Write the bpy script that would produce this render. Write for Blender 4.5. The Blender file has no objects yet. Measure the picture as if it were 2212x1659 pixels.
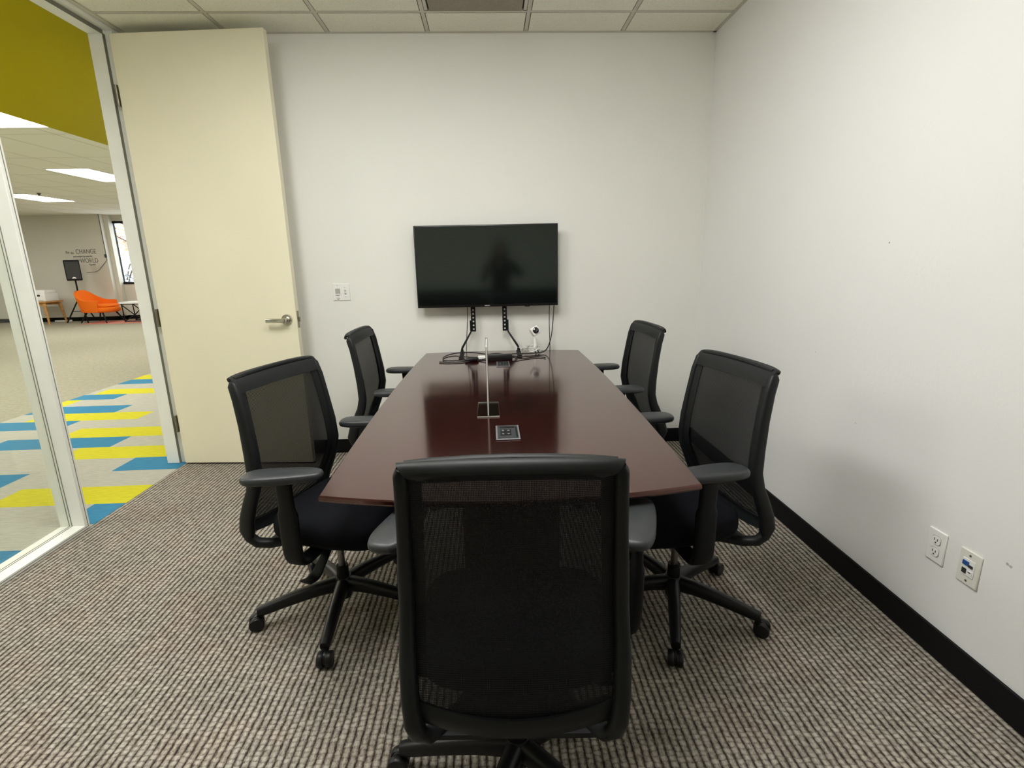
import bpy, bmesh, math, random
from mathutils import Vector, Matrix
random.seed(7)
PI = math.pi
sc = bpy.context.scene
COL = sc.collection

# ------------------------------------------------------------------ dimensions
D = 3.635          # end wall
R = 1.488          # right wall
L = -2.189         # room face of the glazed partition
LO = -2.32         # corridor face of the partition
Y0 = -1.75         # wall behind the photographer
CH = 2.74          # room ceiling
CHO = 2.765        # office ceiling
FAR = 14.6         # far office wall

# ------------------------------------------------------------------ materials
class NT:
    """small helper round a material's node tree"""
    def __init__(self, name):
        self.m = bpy.data.materials.new(name); self.m.use_nodes = True
        self.t = self.m.node_tree; self.n = self.t.nodes
        self.b = self.n['Principled BSDF']; self.out = self.n['Material Output']
    def new(self, kind, **kw):
        x = self.n.new(kind)
        for k, v in kw.items(): setattr(x, k, v)
        return x
    def link(self, a, b): self.t.links.new(a, b)
    def math(self, op, a, b=None, c=None, clamp=False):
        x = self.new('ShaderNodeMath', operation=op); x.use_clamp = clamp
        for i, v in enumerate((a, b, c)):
            if v is None: continue
            if isinstance(v, (int, float)): x.inputs[i].default_value = v
            else: self.link(v, x.inputs[i])
        return x.outputs[0]
    def coord(self):
        return self.new('ShaderNodeTexCoord').outputs['Object']
    def noise(self, scale, detail=3, vec=None, rough=.5):
        x = self.new('ShaderNodeTexNoise'); x.inputs['Scale'].default_value = scale
        x.inputs['Detail'].default_value = detail; x.inputs['Roughness'].default_value = rough
        self.link(vec if vec is not None else self.coord(), x.inputs['Vector'])
        return x.outputs['Fac']
    def ramp(self, fac, stops):
        x = self.new('ShaderNodeValToRGB'); e = x.color_ramp.elements
        while len(e) < len(stops): e.new(.5)
        for s, (p, c) in zip(e, stops): s.position = p; s.color = (*c, 1)
        self.link(fac, x.inputs['Fac']); return x.outputs['Color']
    def mix(self, fac, a, b, blend='MIX'):
        x = self.new('ShaderNodeMix', data_type='RGBA', blend_type=blend)
        if isinstance(fac, (int, float)): x.inputs[0].default_value = fac
        else: self.link(fac, x.inputs[0])
        for i, v in ((6, a), (7, b)):
            if isinstance(v, tuple): x.inputs[i].default_value = (*v[:3], 1)
            else: self.link(v, x.inputs[i])
        return x.outputs[2]
    def bump(self, h, strength=.2, dist=.002):
        x = self.new('ShaderNodeBump'); x.inputs['Strength'].default_value = strength
        x.inputs['Distance'].default_value = dist
        self.link(h, x.inputs['Height']); self.link(x.outputs['Normal'], self.b.inputs['Normal'])
        return x

def S(r, g, b):
    """sRGB 0..255 to linear"""
    f = lambda u: (u/255)/12.92 if u/255 <= .04045 else ((u/255+.055)/1.055)**2.4
    return (f(r), f(g), f(b))

def mat(name, col, rough=.5, metal=0., spec=.5, nscale=0, namt=.05, bump=0, bscale=0, coat=0):
    t = NT(name)
    t.b.inputs['Roughness'].default_value = rough; t.b.inputs['Metallic'].default_value = metal
    t.b.inputs['Specular IOR Level'].default_value = spec
    t.b.inputs['Coat Weight'].default_value = coat
    t.b.inputs['Base Color'].default_value = (*col, 1)
    if nscale:
        f = t.noise(nscale)
        lo = tuple(max(0, c*(1-namt)) for c in col); hi = tuple(min(1, c*(1+namt)) for c in col)
        t.link(t.ramp(f, [(.3, lo), (.7, hi)]), t.b.inputs['Base Color'])
    if bump: t.bump(t.noise(bscale), bump, .001)
    return t.m

def emit(name, col, strength):
    t = NT(name); e = t.new('ShaderNodeEmission')
    e.inputs['Color'].default_value = (*col, 1); e.inputs['Strength'].default_value = strength
    t.link(e.outputs[0], t.out.inputs['Surface']); return t.m

M = {}
def wall_mat(name, col, marks=(), patches=(), spec=.35):
    t = NT(name); c = t.coord()
    t.b.inputs['Roughness'].default_value = .55; t.b.inputs['Specular IOR Level'].default_value = spec
    f = t.noise(1.3, 3, c)
    base = t.ramp(f, [(.3, tuple(x*.975 for x in col)), (.7, col)])
    dist = None
    for (p, r, dark) in marks:
        v = t.new('ShaderNodeVectorMath', operation='DISTANCE'); t.link(c, v.inputs[0]); v.inputs[1].default_value = p
        wob = t.math('MULTIPLY_ADD', t.noise(160, 2, c), r*1.2, v.outputs['Value'])
        k = t.math('LESS_THAN', wob, r*1.55)
        base = t.mix(t.math('MULTIPLY', k, dark), base, (.06, .05, .05))
    t.link(base, t.b.inputs['Base Color'])
    h = t.noise(85, 3, c)
    if patches:
        rough = t.noise(26, 5, c, .65)
        acc = None
        for (p, r) in patches:
            v = t.new('ShaderNodeVectorMath', operation='DISTANCE'); t.link(c, v.inputs[0]); v.inputs[1].default_value = p
            k = t.math('SUBTRACT', 1, t.math('DIVIDE', v.outputs['Value'], r), clamp=True)
            acc = k if acc is None else t.math('MAXIMUM', acc, k)
        h = t.math('ADD', h, t.math('MULTIPLY', t.math('MULTIPLY', rough, acc), 5.0))
    t.bump(h, .22, .002)
    return t.m

M['wall'] = wall_mat('white_wall_paint', (.87, .87, .82))
M['wall_r'] = wall_mat('white_wall_paint_scuffed', (.87, .87, .86),
    marks=[((R, 1.914, 1.386), .003, .75), ((R, 1.274, .457), .0045, .5), ((R, 1.265, .455), .005, .45), ((R, 2.267, .914), .003, .3), ((R, 1.956, .671), .003, .35)],
    patches=[((R, 2.03, 1.06), .26), ((R, 1.90, .84), .24), ((R, 1.73, 1.28), .13), ((R, 1.53, .94), .22), ((R, 1.25, 1.75), .35)])
M['office_wall'] = wall_mat('office_wall_paint', (.66, .64, .56))
M['olive'] = wall_mat('olive_green_paint', (.46, .385, .002), spec=.02)
M['black_base'] = mat('black_rubber_base', (.004, .004, .0045), .6, 0, .2)
M['frame'] = mat('light_grey_aluminium_paint', (.84, .845, .80), .38, 0, .5, 6, .03)
M['jamb'] = mat('putty_jamb_paint', (.60, .60, .52), .45, 0, .5, 6, .03)
M['groove'] = mat('grey_gasket', (.18, .18, .14), .6)
M['door'] = mat('cream_door_paint', (.83, .785, .60), .38, 0, .4, 2.5, .02, .06, 60)
M['steel'] = mat('satin_steel', (.62, .60, .55), .24, 1.)
M['hinge'] = mat('hinge_bronze', (.25, .23, .16), .35, .8)
M['tile'] = None
M['grid'] = mat('ceiling_grid_paint', (.60, .58, .50), .5)
M['gapdark'] = mat('ceiling_void', (.10, .095, .075), .9)
M['taupe'] = mat('return_grille_taupe', (.30, .265, .215), .6, 0, .4, 60, .08)
M['black'] = mat('matte_black_plastic', (.005, .0055, .006), .55, 0, .22, 0, 0, .08, 900)
M['chairframe'] = mat('charcoal_nylon', (.008, .0095, .010), .48, 0, .32, 0, 0, .1, 1200)
M['pad'] = mat('grey_black_armpad', (.026, .029, .032), .42, 0, .5, 0, 0, .15, 1500)
M['seat'] = mat('black_seat_fabric', (.0045, .005, .007), .9, 0, .12, 400, .3, .25, 900)
M['caster'] = mat('caster_black', (.008, .008, .009), .38, 0, .35)
M['gas'] = mat('gas_lift_metal', (.22, .21, .19), .3, .9)
M['white'] = mat('white_plastic', (.88, .88, .86), .32)
M['plate'] = mat('ivory_plate', (.78, .77, .70), .35)
M['whitecable'] = mat('white_cable', (.75, .75, .73), .45)
M['blackcable'] = mat('black_cable', (.010, .010, .010), .45)
M['lens'] = mat('black_lens', (.006, .006, .008), .08, 0, .6, coat=1)
M['blue'] = mat('blue_socket', (.02, .08, .30), .4)
M['slot'] = mat('dark_slot', (.03, .03, .03), .6)
M['greyslot'] = mat('grey_recess', (.42, .42, .38), .6)
M['tvbody'] = mat('tv_black', (.006, .006, .0065), .35)
M['powergrey'] = mat('power_unit_grey', (.03, .033, .036), .5, 0, .3)
M['powerrim'] = mat('power_unit_rim', (.20, .21, .22), .4, .3)
M['oak'] = mat('oak_wood', (.52, .27, .085), .5, 0, .4, 14, .2)
M['orange'] = mat('orange_wool', (.83, .165, .008), .8, 0, .2, 90, .06, .2, 200)
M['salmon'] = mat('salmon_rug', (.62, .25, .19), .95, 0, .1, 40, .1)
M['decal'] = mat('taupe_vinyl_letters', (.12, .11, .09), .6)
M['screenlogo'] = mat('logo_silver', (.62, .62, .62), .4)
M['leaf_warm'] = mat('autumn_leaf', (.80, .42, .26), .8)
M['leaf_cool'] = mat('grey_green_leaf', (.36, .40, .44), .8)
M['bark'] = mat('bark', (.10, .08, .07), .9)
M['ground'] = mat('pale_ground', (.60, .60, .62), .9)
M['skin'] = mat('skin', (.45, .27, .19), .55)
M['hair'] = mat('dark_hair', (.012, .010, .009), .6)
M['cloth'] = mat('black_cloth', (.010, .010, .011), .9)
M['rubber'] = mat('grey_rubber', (.10, .10, .10), .7)

def m_tile():
    t = NT('mineral_ceiling_tile'); c = t.coord()
    t.b.inputs['Roughness'].default_value = .9; t.b.inputs['Specular IOR Level'].default_value = .1
    f = t.noise(220, 4, c, .7)
    t.link(t.ramp(f, [(.30, (.64, .635, .54)), (.48, (.86, .855, .745)), (.7, (.90, .895, .785))]), t.b.inputs['Base Color'])
    t.bump(f, .25, .002); return t.m
M['tile'] = m_tile()

def m_carpet():
    """ribbed loop carpet: ribs run along y, loops along each rib"""
    t = NT('ribbed_loop_carpet'); c = t.coord()
    s = t.new('ShaderNodeSeparateXYZ'); t.link(c, s.inputs[0])
    x, y = s.outputs[0], s.outputs[1]
    wob = t.math('MULTIPLY', t.math('SUBTRACT', t.noise(14, 2, c), .5), .006)
    u = t.math('DIVIDE', t.math('ADD', x, wob), .0228)
    iu = t.math('FLOOR', u); fu = t.math('FRACT', u)
    ru = t.math('ABSOLUTE', t.math('MULTIPLY_ADD', fu, 2, -1))          # 0 on the rib, 1 in the groove
    wn = t.new('ShaderNodeTexWhiteNoise', noise_dimensions='1D'); t.link(iu, wn.inputs['W'])
    v = t.math('ADD', t.math('DIVIDE', y, .0170), wn.outputs['Value'])
    v = t.math('ADD', v, t.math('MULTIPLY', t.noise(30, 1, c), .8))
    iv = t.math('FLOOR', v); fv = t.math('FRACT', v)
    rv = t.math('ABSOLUTE', t.math('MULTIPLY_ADD', fv, 2, -1))
    cmb = t.new('ShaderNodeCombineXYZ'); t.link(iu, cmb.inputs[0]); t.link(iv, cmb.inputs[1])
    w2 = t.new('ShaderNodeTexWhiteNoise', noise_dimensions='2D'); t.link(cmb.outputs[0], w2.inputs['Vector'])
    groove = t.math('POWER', ru, 2.0)
    pit = t.math('MULTIPLY', t.math('POWER', rv, 3.0), t.math('MULTIPLY_ADD', w2.outputs['Value'], .55, .10))
    h = t.math('MULTIPLY', t.math('SUBTRACT', 1, groove), t.math('SUBTRACT', 1, pit))
    an = t.new('ShaderNodeCombineXYZ'); t.link(x, an.inputs[0]); t.link(t.math('MULTIPLY', y, .42), an.inputs[1])
    streak = t.noise(150, 3, an.outputs[0], .65); fine = t.noise(420, 2, an.outputs[0])
    h2 = t.math('MULTIPLY_ADD', t.math('SUBTRACT', w2.outputs['Value'], .5), .26, t.math('MULTIPLY', h, .80))
    h2 = t.math('MULTIPLY_ADD', t.math('SUBTRACT', streak, .5), 1.15, h2)
    h2 = t.math('MULTIPLY_ADD', t.math('SUBTRACT', fine, .5), .5, h2)
    col = t.ramp(h2, [(.00, (.038, .031, .025)), (.28, (.148, .126, .105)), (.55, (.325, .292, .255)), (.95, (.57, .53, .475))])
    tint = t.ramp(t.noise(4.5, 3, c), [(.35, (1.0, .95, .91)), (.5, (.98, .98, .96)), (.65, (.94, .97, .94))])
    t.link(t.mix(1., col, tint, 'MULTIPLY'), t.b.inputs['Base Color'])
    t.b.inputs['Roughness'].default_value = .95; t.b.inputs['Specular IOR Level'].default_value = .08
    t.bump(h2, .7, .006); return t.m
M['carpet'] = m_carpet()

def m_plank(name, col, ribs=True):
    t = NT(name); c = t.coord()
    s = t.new('ShaderNodeSeparateXYZ'); t.link(c, s.inputs[0])
    cm = t.new('ShaderNodeCombineXYZ'); t.link(t.math('MULTIPLY', s.outputs[0], .12), cm.inputs[0]); t.link(s.outputs[1], cm.inputs[1])
    f = t.noise(110, 3, cm.outputs[0], .6); g = t.noise(500, 2, c)
    h = t.math('MULTIPLY_ADD', g, .4, t.math('MULTIPLY', f, .6))
    t.link(t.ramp(h, [(.3, tuple(x*.72 for x in col)), (.55, col), (.75, tuple(min(1, x*1.12) for x in col))]), t.b.inputs['Base Color'])
    t.b.inputs['Roughness'].default_value = .95; t.b.inputs['Specular IOR Level'].default_value = .08
    t.bump(h, .3, .003); return t.m
M['pk_grey'] = m_plank('grey_carpet_plank', (.47, .465, .40))
M['pk_yellow'] = m_plank('yellow_carpet_plank', (.62, .58, .035))
M['pk_blue'] = m_plank('blue_carpet_plank', (.055, .235, .40))
def m_khaki():
    t = NT('khaki_office_carpet'); c = t.coord()
    f = t.noise(24, 4, c, .7); g = t.noise(240, 2, c)
    h = t.math('MULTIPLY_ADD', g, .5, t.math('MULTIPLY', f, .5))
    t.link(t.ramp(h, [(.35, (.25, .235, .175)), (.6, (.39, .375, .29))]), t.b.inputs['Base Color'])
    t.b.inputs['Roughness'].default_value = .95; t.b.inputs['Specular IOR Level'].default_value = .08
    return t.m
M['khaki'] = m_khaki()

def m_wood():
    t = NT('mahogany_veneer'); c = t.coord()
    s = t.new('ShaderNodeSeparateXYZ'); t.link(c, s.inputs[0])
    cm = t.new('ShaderNodeCombineXYZ'); t.link(s.outputs[0], cm.inputs[0]); t.link(t.math('MULTIPLY', s.outputs[1], .06), cm.inputs[1]); t.link(s.outputs[2], cm.inputs[2])
    f = t.noise(55, 5, cm.outputs[0], .65)
    t.link(t.ramp(f, [(.3, (.012, .0018, .0018)), (.7, (.026, .0035, .003))]), t.b.inputs['Base Color'])
    t.b.inputs['Roughness'].default_value = .12; t.b.inputs['IOR'].default_value = 1.9
    t.b.inputs['Specular Tint'].default_value = (1.0, .52, .46, 1)
    t.b.inputs['Coat Weight'].default_value = .35; t.b.inputs['Coat Roughness'].default_value = .08; t.b.inputs['Coat IOR'].default_value = 1.5
    return t.m
M['wood'] = m_wood()

def m_screen():
    t = NT('tv_screen_glass')
    t.b.inputs['Base Color'].default_value = (.004, .005, .005, 1); t.b.inputs['Roughness'].default_value = .09
    t.b.inputs['IOR'].default_value = 1.66
    t.b.inputs['Specular Tint'].default_value = (.84, 1.0, .93, 1)
    return t.m
M['screen'] = m_screen()

def m_mesh():
    t = NT('chair_mesh_fabric'); c = t.coord()
    s = t.new('ShaderNodeSeparateXYZ'); t.link(c, s.inputs[0])
    wx = t.math('ABSOLUTE', t.math('SINE', t.math('MULTIPLY', s.outputs[0], PI/.0032)))
    wz = t.math('ABSOLUTE', t.math('SINE', t.math('MULTIPLY', s.outputs[2], PI/.0042)))
    hole = t.math('MULTIPLY', wx, wz)
    fac = t.math('MULTIPLY', hole, .17)
    t.b.inputs['Base Color'].default_value = (.0075, .0082, .009, 1); t.b.inputs['Roughness'].default_value = .55
    t.b.inputs['Specular IOR Level'].default_value = .26
    tr = t.new('ShaderNodeBsdfTransparent'); mx = t.new('ShaderNodeMixShader')
    t.link(fac, mx.inputs[0]); t.link(t.b.outputs[0], mx.inputs[1]); t.link(tr.outputs[0], mx.inputs[2])
    t.link(mx.outputs[0], t.out.inputs['Surface']); return t.m
M['mesh'] = m_mesh()

def m_glass(name='clear_glass', tint=(.97, .98, .965), refl=.06):
    t = NT(name)
    tr = t.new('ShaderNodeBsdfTransparent'); tr.inputs['Color'].default_value = (*tint, 1)
    gl = t.new('ShaderNodeBsdfGlossy'); gl.inputs['Roughness'].default_value = .02
    lw = t.new('ShaderNodeLayerWeight'); lw.inputs['Blend'].default_value = .5
    fr = t.math('MULTIPLY_ADD', t.math('POWER', lw.outputs['Facing'], 5.0), 1-refl*.5, refl*.5)
    mx = t.new('ShaderNodeMixShader'); t.link(fr, mx.inputs[0])
    t.link(tr.outputs[0], mx.inputs[1]); t.link(gl.outputs[0], mx.inputs[2])
    t.link(mx.outputs[0], t.out.inputs['Surface']); return t.m
M['glass'] = m_glass()
M['acrylic'] = m_glass('clear_acrylic', (.86, .88, .86))
M['paper'] = mat('white_paper', (.80, .80, .76), .7)
M['room_light'] = emit('room_troffer_lens', (1.0, .992, .962), 18.5)
M['office_light'] = emit('office_troffer_lens', (1.0, .97, .90), 30.0)

# ------------------------------------------------------------------ mesh helpers
def bx(bm, x0, x1, y0, y1, z0, z1, mi=0, T=None, bev=0):
    vs = [bm.verts.new(Vector(p)) for p in ((x0,y0,z0),(x1,y0,z0),(x1,y1,z0),(x0,y1,z0),(x0,y0,z1),(x1,y0,z1),(x1,y1,z1),(x0,y1,z1))]
    if T is not None:
        for v in vs: v.co = T @ v.co
    fs = [bm.faces.new([vs[i] for i in q]) for q in ((3,2,1,0),(4,5,6,7),(0,1,5,4),(1,2,6,5),(2,3,7,6),(3,0,4,7))]
    for f in fs: f.material_index = mi
    if bev:
        es = list({e for f in fs for e in f.edges})
        r = bmesh.ops.bevel(bm, geom=es, offset=bev, segments=2, affect='EDGES', profile=.5)
        for f in r['faces']: f.material_index = mi
    return vs

def frames(pts):
    """parallel-transport frames along a polyline"""
    n = len(pts); out = []; prev = None
    for i in range(n):
        a = pts[max(0, i-1)]; b = pts[min(n-1, i+1)]
        tg = (b-a).normalized()
        if prev is None:
            up = Vector((0,0,1)) if abs(tg.z) < .9 else Vector((0,1,0))
            u = tg.cross(up).normalized()
        else:
            u = (prev - tg*prev.dot(tg)).normalized()
        out.append((tg, u, tg.cross(u).normalized())); prev = u
    return out

def smooth(pts, n=6):
    """Catmull-Rom through points"""
    P = [Vector(p) for p in pts]; out = []
    for i in range(len(P)-1):
        p0 = P[i-1] if i else P[i]*2-P[i+1]; p1, p2 = P[i], P[i+1]; p3 = P[i+2] if i+2 < len(P) else P[i+1]*2-P[i]
        for k in range(n):
            s = k/n
            out.append(.5*((2*p1)+(p2-p0)*s+(2*p0-5*p1+4*p2-p3)*s*s+(3*p1-p0-3*p2+p3)*s**3))
    out.append(P[-1]); return out

def tube(bm, pts, r, seg=8, mi=0, caps=True):
    pts = [Vector(p) for p in pts]; n = len(pts)
    rs = r if isinstance(r, (list, tuple)) else [r]*n
    rings = []
    for (p, (tg, u, w), q) in zip(pts, frames(pts), rs):
        rings.append([bm.verts.new(p+u*q*math.cos(2*PI*k/seg)+w*q*math.sin(2*PI*k/seg)) for k in range(seg)])
    skin(bm, rings, mi, caps)

def skin(bm, rings, mi=0, caps=True):
    fs = []
    for a, b in zip(rings, rings[1:]):
        m = len(a)
        for k in range(m):
            fs.append(bm.faces.new((a[k], a[(k+1) % m], b[(k+1) % m], b[k])))
    if caps:
        fs.append(bm.faces.new(list(reversed(rings[0])))); fs.append(bm.faces.new(rings[-1]))
    for f in fs: f.material_index = mi
    return fs

def sweep(bm, pts, secs, axis, mi=0, caps=True, seg=14, n=3.0):
    """superellipse section swept along pts. secs: (half along axis, half across) per point. axis: fixed direction(s)"""
    pts = [Vector(p) for p in pts]; N = len(pts); rings = []
    for i, p in enumerate(pts):
        tg = (pts[min(N-1, i+1)]-pts[max(0, i-1)]).normalized()
        ax = axis[i] if isinstance(axis, list) else axis
        a = Vector(ax); a = (a-tg*a.dot(tg)).normalized(); b = tg.cross(a).normalized()
        ha, hb = secs[i]; ring = []
        for k in range(seg):
            th = 2*PI*(k+.5)/seg; c, s = math.cos(th), math.sin(th)
            ring.append(bm.verts.new(p+a*ha*math.copysign(abs(c)**(2/n), c)+b*hb*math.copysign(abs(s)**(2/n), s)))
        rings.append(ring)
    skin(bm, rings, mi, caps)

def cyl(bm, p0, p1, r0, r1=None, seg=20, mi=0):
    tube(bm, [p0, p1], [r0, r0 if r1 is None else r1], seg, mi)

def lathe(bm, prof, seg=24, T=None, mi=0):
    rings = []
    for r, z in prof:
        rings.append([bm.verts.new((T or Matrix()) @ Vector((r*math.cos(2*PI*k/seg), r*math.sin(2*PI*k/seg), z))) for k in range(seg)])
    skin(bm, rings, mi, True)

def prism(bm, outline, z0, z1, mi=0, rings=None):
    """outline list of (x,y); rings: list of (scale inset, z) given as offsets through explicit outlines instead"""
    a = [bm.verts.new((x, y, z0)) for x, y in outline]; b = [bm.verts.new((x, y, z1)) for x, y in outline]
    skin(bm, [a, b], mi, True)

def superell(hx, hy, n, seg=40, cx=0, cy=0):
    o = []
    for k in range(seg):
        th = 2*PI*k/seg; c, s = math.cos(th), math.sin(th)
        o.append((cx+hx*math.copysign(abs(c)**(2/n), c), cy+hy*math.copysign(abs(s)**(2/n), s)))
    return o

def pillow(bm, outline_fn, levels, mi=0):
    """levels: (scale, z [, fn]) -> stacked rings"""
    rings = []
    for s, z in levels:
        rings.append([bm.verts.new((x, y, z)) for x, y in outline_fn(s)])
    skin(bm, rings, mi, True)

def gridsurf(bm, fn, nu, nv, thick=0, mi=0):
    """fn(u,v)->Vector ; optional thickness along the normal"""
    V = [[bm.verts.new(fn(i/nu, j/nv)) for j in range(nv+1)] for i in range(nu+1)]
    fs = []
    for i in range(nu):
        for j in range(nv):
            f = bm.faces.new((V[i][j], V[i+1][j], V[i+1][j+1], V[i][j+1])); f.material_index = mi; fs.append(f)
    if thick:
        bmesh.ops.recalc_face_normals(bm, faces=fs)
        bmesh.ops.solidify(bm, geom=fs, thickness=thick)

def rot(z): return Matrix.Rotation(z, 4, 'Z')

ROOT = {}
def obj(name, bm, m, parent=None, world=False, ang=38, recalc=True, bevel=0):
    """one mesh object; with world=True the mesh was drawn in world space and is moved into the parent's frame"""
    if recalc: bmesh.ops.recalc_face_normals(bm, faces=bm.faces)
    if world and parent is not None: bm.transform(ROOT[parent.name].inverted())
    me = bpy.data.meshes.new(name); bm.to_mesh(me); bm.free()
    for k in (m if isinstance(m, list) else [m]): me.materials.append(M[k])
    for p in me.polygons: p.use_smooth = True
    me.set_sharp_from_angle(angle=math.radians(ang))
    o = bpy.data.objects.new(name, me); COL.objects.link(o)
    if parent is not None:
        o.parent = parent
        if parent.name in ROOT: ROOT[o.name] = ROOT[parent.name]
    else: ROOT[o.name] = Matrix()
    if bevel:
        md = o.modifiers.new('bevel', 'BEVEL'); md.width = bevel; md.segments = 2; md.limit_method = 'ANGLE'
    return o

def tag(o, label=None, cat=None, group=None, kind=None):
    if label: o['label'] = label
    if cat: o['category'] = cat
    if group: o['group'] = group
    if kind: o['kind'] = kind
    return o

def thing(name, label, cat, loc=(0,0,0), rz=0, group=None):
    o = bpy.data.objects.new(name, None); COL.objects.link(o)
    o.location = loc; o.rotation_euler = (0, 0, rz); o.empty_display_size = .1
    ROOT[o.name] = Matrix.Translation(loc) @ rot(rz)
    return tag(o, label, cat, group)

def BM(): return bmesh.new()
def boxes(*bs, bev=0):
    bm = BM()
    for b in bs: bx(bm, *b, bev=bev)
    return bm
def struct(name, bm, m, parent=None, **kw):
    o = obj(name, bm, m, parent, **kw)
    if parent is None: o['kind'] = 'structure'
    return o

# ------------------------------------------------------------------ room shell
struct('floor', boxes((L, R+.1, Y0-.1, D+.1, -.08, 0)), 'carpet')
struct('wall_back', boxes((LO, R+.12, D, D+.12, -.02, CH+.2)), 'wall')
struct('wall_right', boxes((R, R+.12, Y0-.12, D, -.02, CH+.2)), 'wall_r')
struct('wall_rear', boxes((LO, R, Y0-.12, Y0, -.02, CH+.2)), 'wall')
struct('wall_left', boxes((LO, L, 3.575, D, 0, CH+.05), (LO, L, Y0, -1.2, 0, CH+.05)), 'wall')
struct('trim_1', boxes((L, R, Y0, Y0+.03, 0, .90)), 'black_base')
struct('baseboard_back', boxes((L, R, D-.011, D, 0, .103)), 'black_base', bevel=.003)
struct('baseboard_right', boxes((R-.011, R, Y0, D, 0, .103)), 'black_base', bevel=.003)

# ceiling: lay-in tiles on an exposed grid
GX = [-2.163, -1.5535, -.944, -.3344, .2752, .8848, R]
GY = [-1.52, -.30, .92, 2.139, 3.358, D]
bm = BM()
bx(bm, LO, R, Y0, D, CH+.012, CH+.10, 1); bx(bm, L, R, Y0, -1.531, CH-.002, CH+.012, 0)
fix = {(1, 2), (3, 2), (3, 3)}          # cells taken by the two lights and the grille
for i in range(-1, 6):
    x0, x1 = (L+.01, GX[0]) if i < 0 else (GX[i], GX[i+1])
    if x1-x0 < .05: continue
    for j in range(5):
        if (i, j) in fix: continue
        bx(bm, x0+.016, x1-.016, GY[j]+.016, GY[j+1]-.016, CH-.002, CH+.013, 0)
for i in range(0, 6): bx(bm, GX[i]-.011, GX[i]+.011, Y0, D, CH-.001, CH+.012, 2)
for j in range(1, 5): bx(bm, L, R, GY[j]-.011, GY[j]+.011, CH-.0008, CH+.012, 2)
bx(bm, L, R, D-.022, D, CH-.004, CH+.012, 2); bx(bm, R-.022, R, Y0, D, CH-.004, CH+.012, 2)
bx(bm, L, L+.03, Y0, D, CH-.004, CH+.012, 2)
struct('ceiling', bm, ['tile', 'gapdark', 'grid'])

def troffer(loc, lx, ly, label, lens, group=None, drop=-.001):
    t = thing('ceiling_light', label, 'ceiling light', loc, 0, group)
    bm = BM(); w = .03
    for (a, b, c, d) in ((-lx/2, lx/2, -ly/2, -ly/2+w), (-lx/2, lx/2, ly/2-w, ly/2), (-lx/2, -lx/2+w, -ly/2+w, ly/2-w), (lx/2-w, lx/2, -ly/2+w, ly/2-w)):
        bx(bm, a, b, c, d, -.006, .02)
    obj('frame', bm, 'white', t)
    bm = BM(); bx(bm, -lx/2+w, lx/2-w, -ly/2+w, ly/2-w, -drop, .012)
    obj('diffuser', bm, lens, t)
    return t
for cx in (-1.249, -.030):
    troffer((cx, 1.53, CH-.002), .59, 1.20, 'lit ceiling fixture of the meeting room ' + ('nearer the glazed side' if cx < -1 else 'over the conference table'), 'room_light', None, .05)

# grille in the ceiling
g = thing('ceiling_air_panel', 'flat taupe air panel set in the meeting room ceiling grid', 'air vent', (-.0296, 2.75, CH))
obj('frame', boxes((-.29, -.272, -.6, .595, -.004, .012), (.272, .29, -.6, .595, -.004, .012), (-.29, .29, .585, .597, -.004, .012)), 'grid', g)
obj('slot', boxes((-.272, .272, -.6, .585, .006, .012)), 'slot', g)
obj('panel', boxes((-.262, .262, -.6, .584, -.010, .004)), 'taupe', g, bevel=.003)

# ------------------------------------------------------------------ glazed partition and door frame
OY0, OY1, OZ = 2.637, 3.532, 2.703
# window_1: glazing next to the door
w1 = struct('window_1', boxes((-2.268, -2.258, -1.18, OY0-.03, .02, CH-.04)), 'glass')
bm = BM()
bx(bm, -2.318, L, OY0-.047, OY0-.014, 0, CH)                      # stile beside the door
bx(bm, -2.318, L, -1.2, OY0-.047, 0, .022)                        # sill
bx(bm, -2.318, L, -1.2, OY0-.047, CH-.05, CH)                     # head
bx(bm, -2.318, L, -1.2, -1.15, .022, CH-.05)
bx(bm, -2.318, L, .62, .66, .022, CH-.05)                         # mullion
obj('window_frame', bm, 'frame', w1, bevel=.002)
bm = BM()                                                          # gasket lines
for x in (-2.271, -2.2575):
    bx(bm, x, x+.003, OY0-.0485, OY0-.047, .022, CH-.05); bx(bm, x, x+.003, -1.15, OY0-.047, .022, .0235)
bx(bm, L, L+.0008, OY0-.030, OY0-.026, .012, CH); bx(bm, L, L+.0008, -1.2, OY0-.026, .010, .013)
obj('gasket', bm, 'groove', w1)
# trim_2: door frame
bm = BM()
bx(bm, LO, -2.232, OY1, OY1+.043, 0, OZ+.037)                     # hinge jamb, corridor part
bx(bm, -2.232, L, OY1+.016, OY1+.043, 0, OZ+.037)                 # rebate
bx(bm, LO, -2.232, OY0-.012, OY0, 0, OZ+.037)                     # strike jamb
bx(bm, -2.232, L-.02, OY0-.014, OY0-.004, 0, OZ+.037)
bx(bm, LO, -2.232, OY0, OY1, OZ, OZ+.037)                         # head
bx(bm, -2.232, L, OY0, OY1+.016, OZ+.018, OZ+.037)
t2 = struct('trim_2', bm, 'frame', bevel=.0015)
bm = BM()
bx(bm, -2.235, -2.231, OY1-.004, OY1+.018, 0, OZ); bx(bm, -2.235, -2.231, OY0, OY1, OZ-.004, OZ+.018)
obj('seal', bm, 'groove', t2)
obj('strike_plate', boxes((-2.285, -2.245, OY0-.0005, OY0+.002, .92, 1.06)), 'hinge', t2)
struct('trim_3', boxes((L, L+.012, OY0-.03, D, OZ+.037, CH), (LO, L, -1.2, D, CH-.003, CH+.10)), 'frame')

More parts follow.
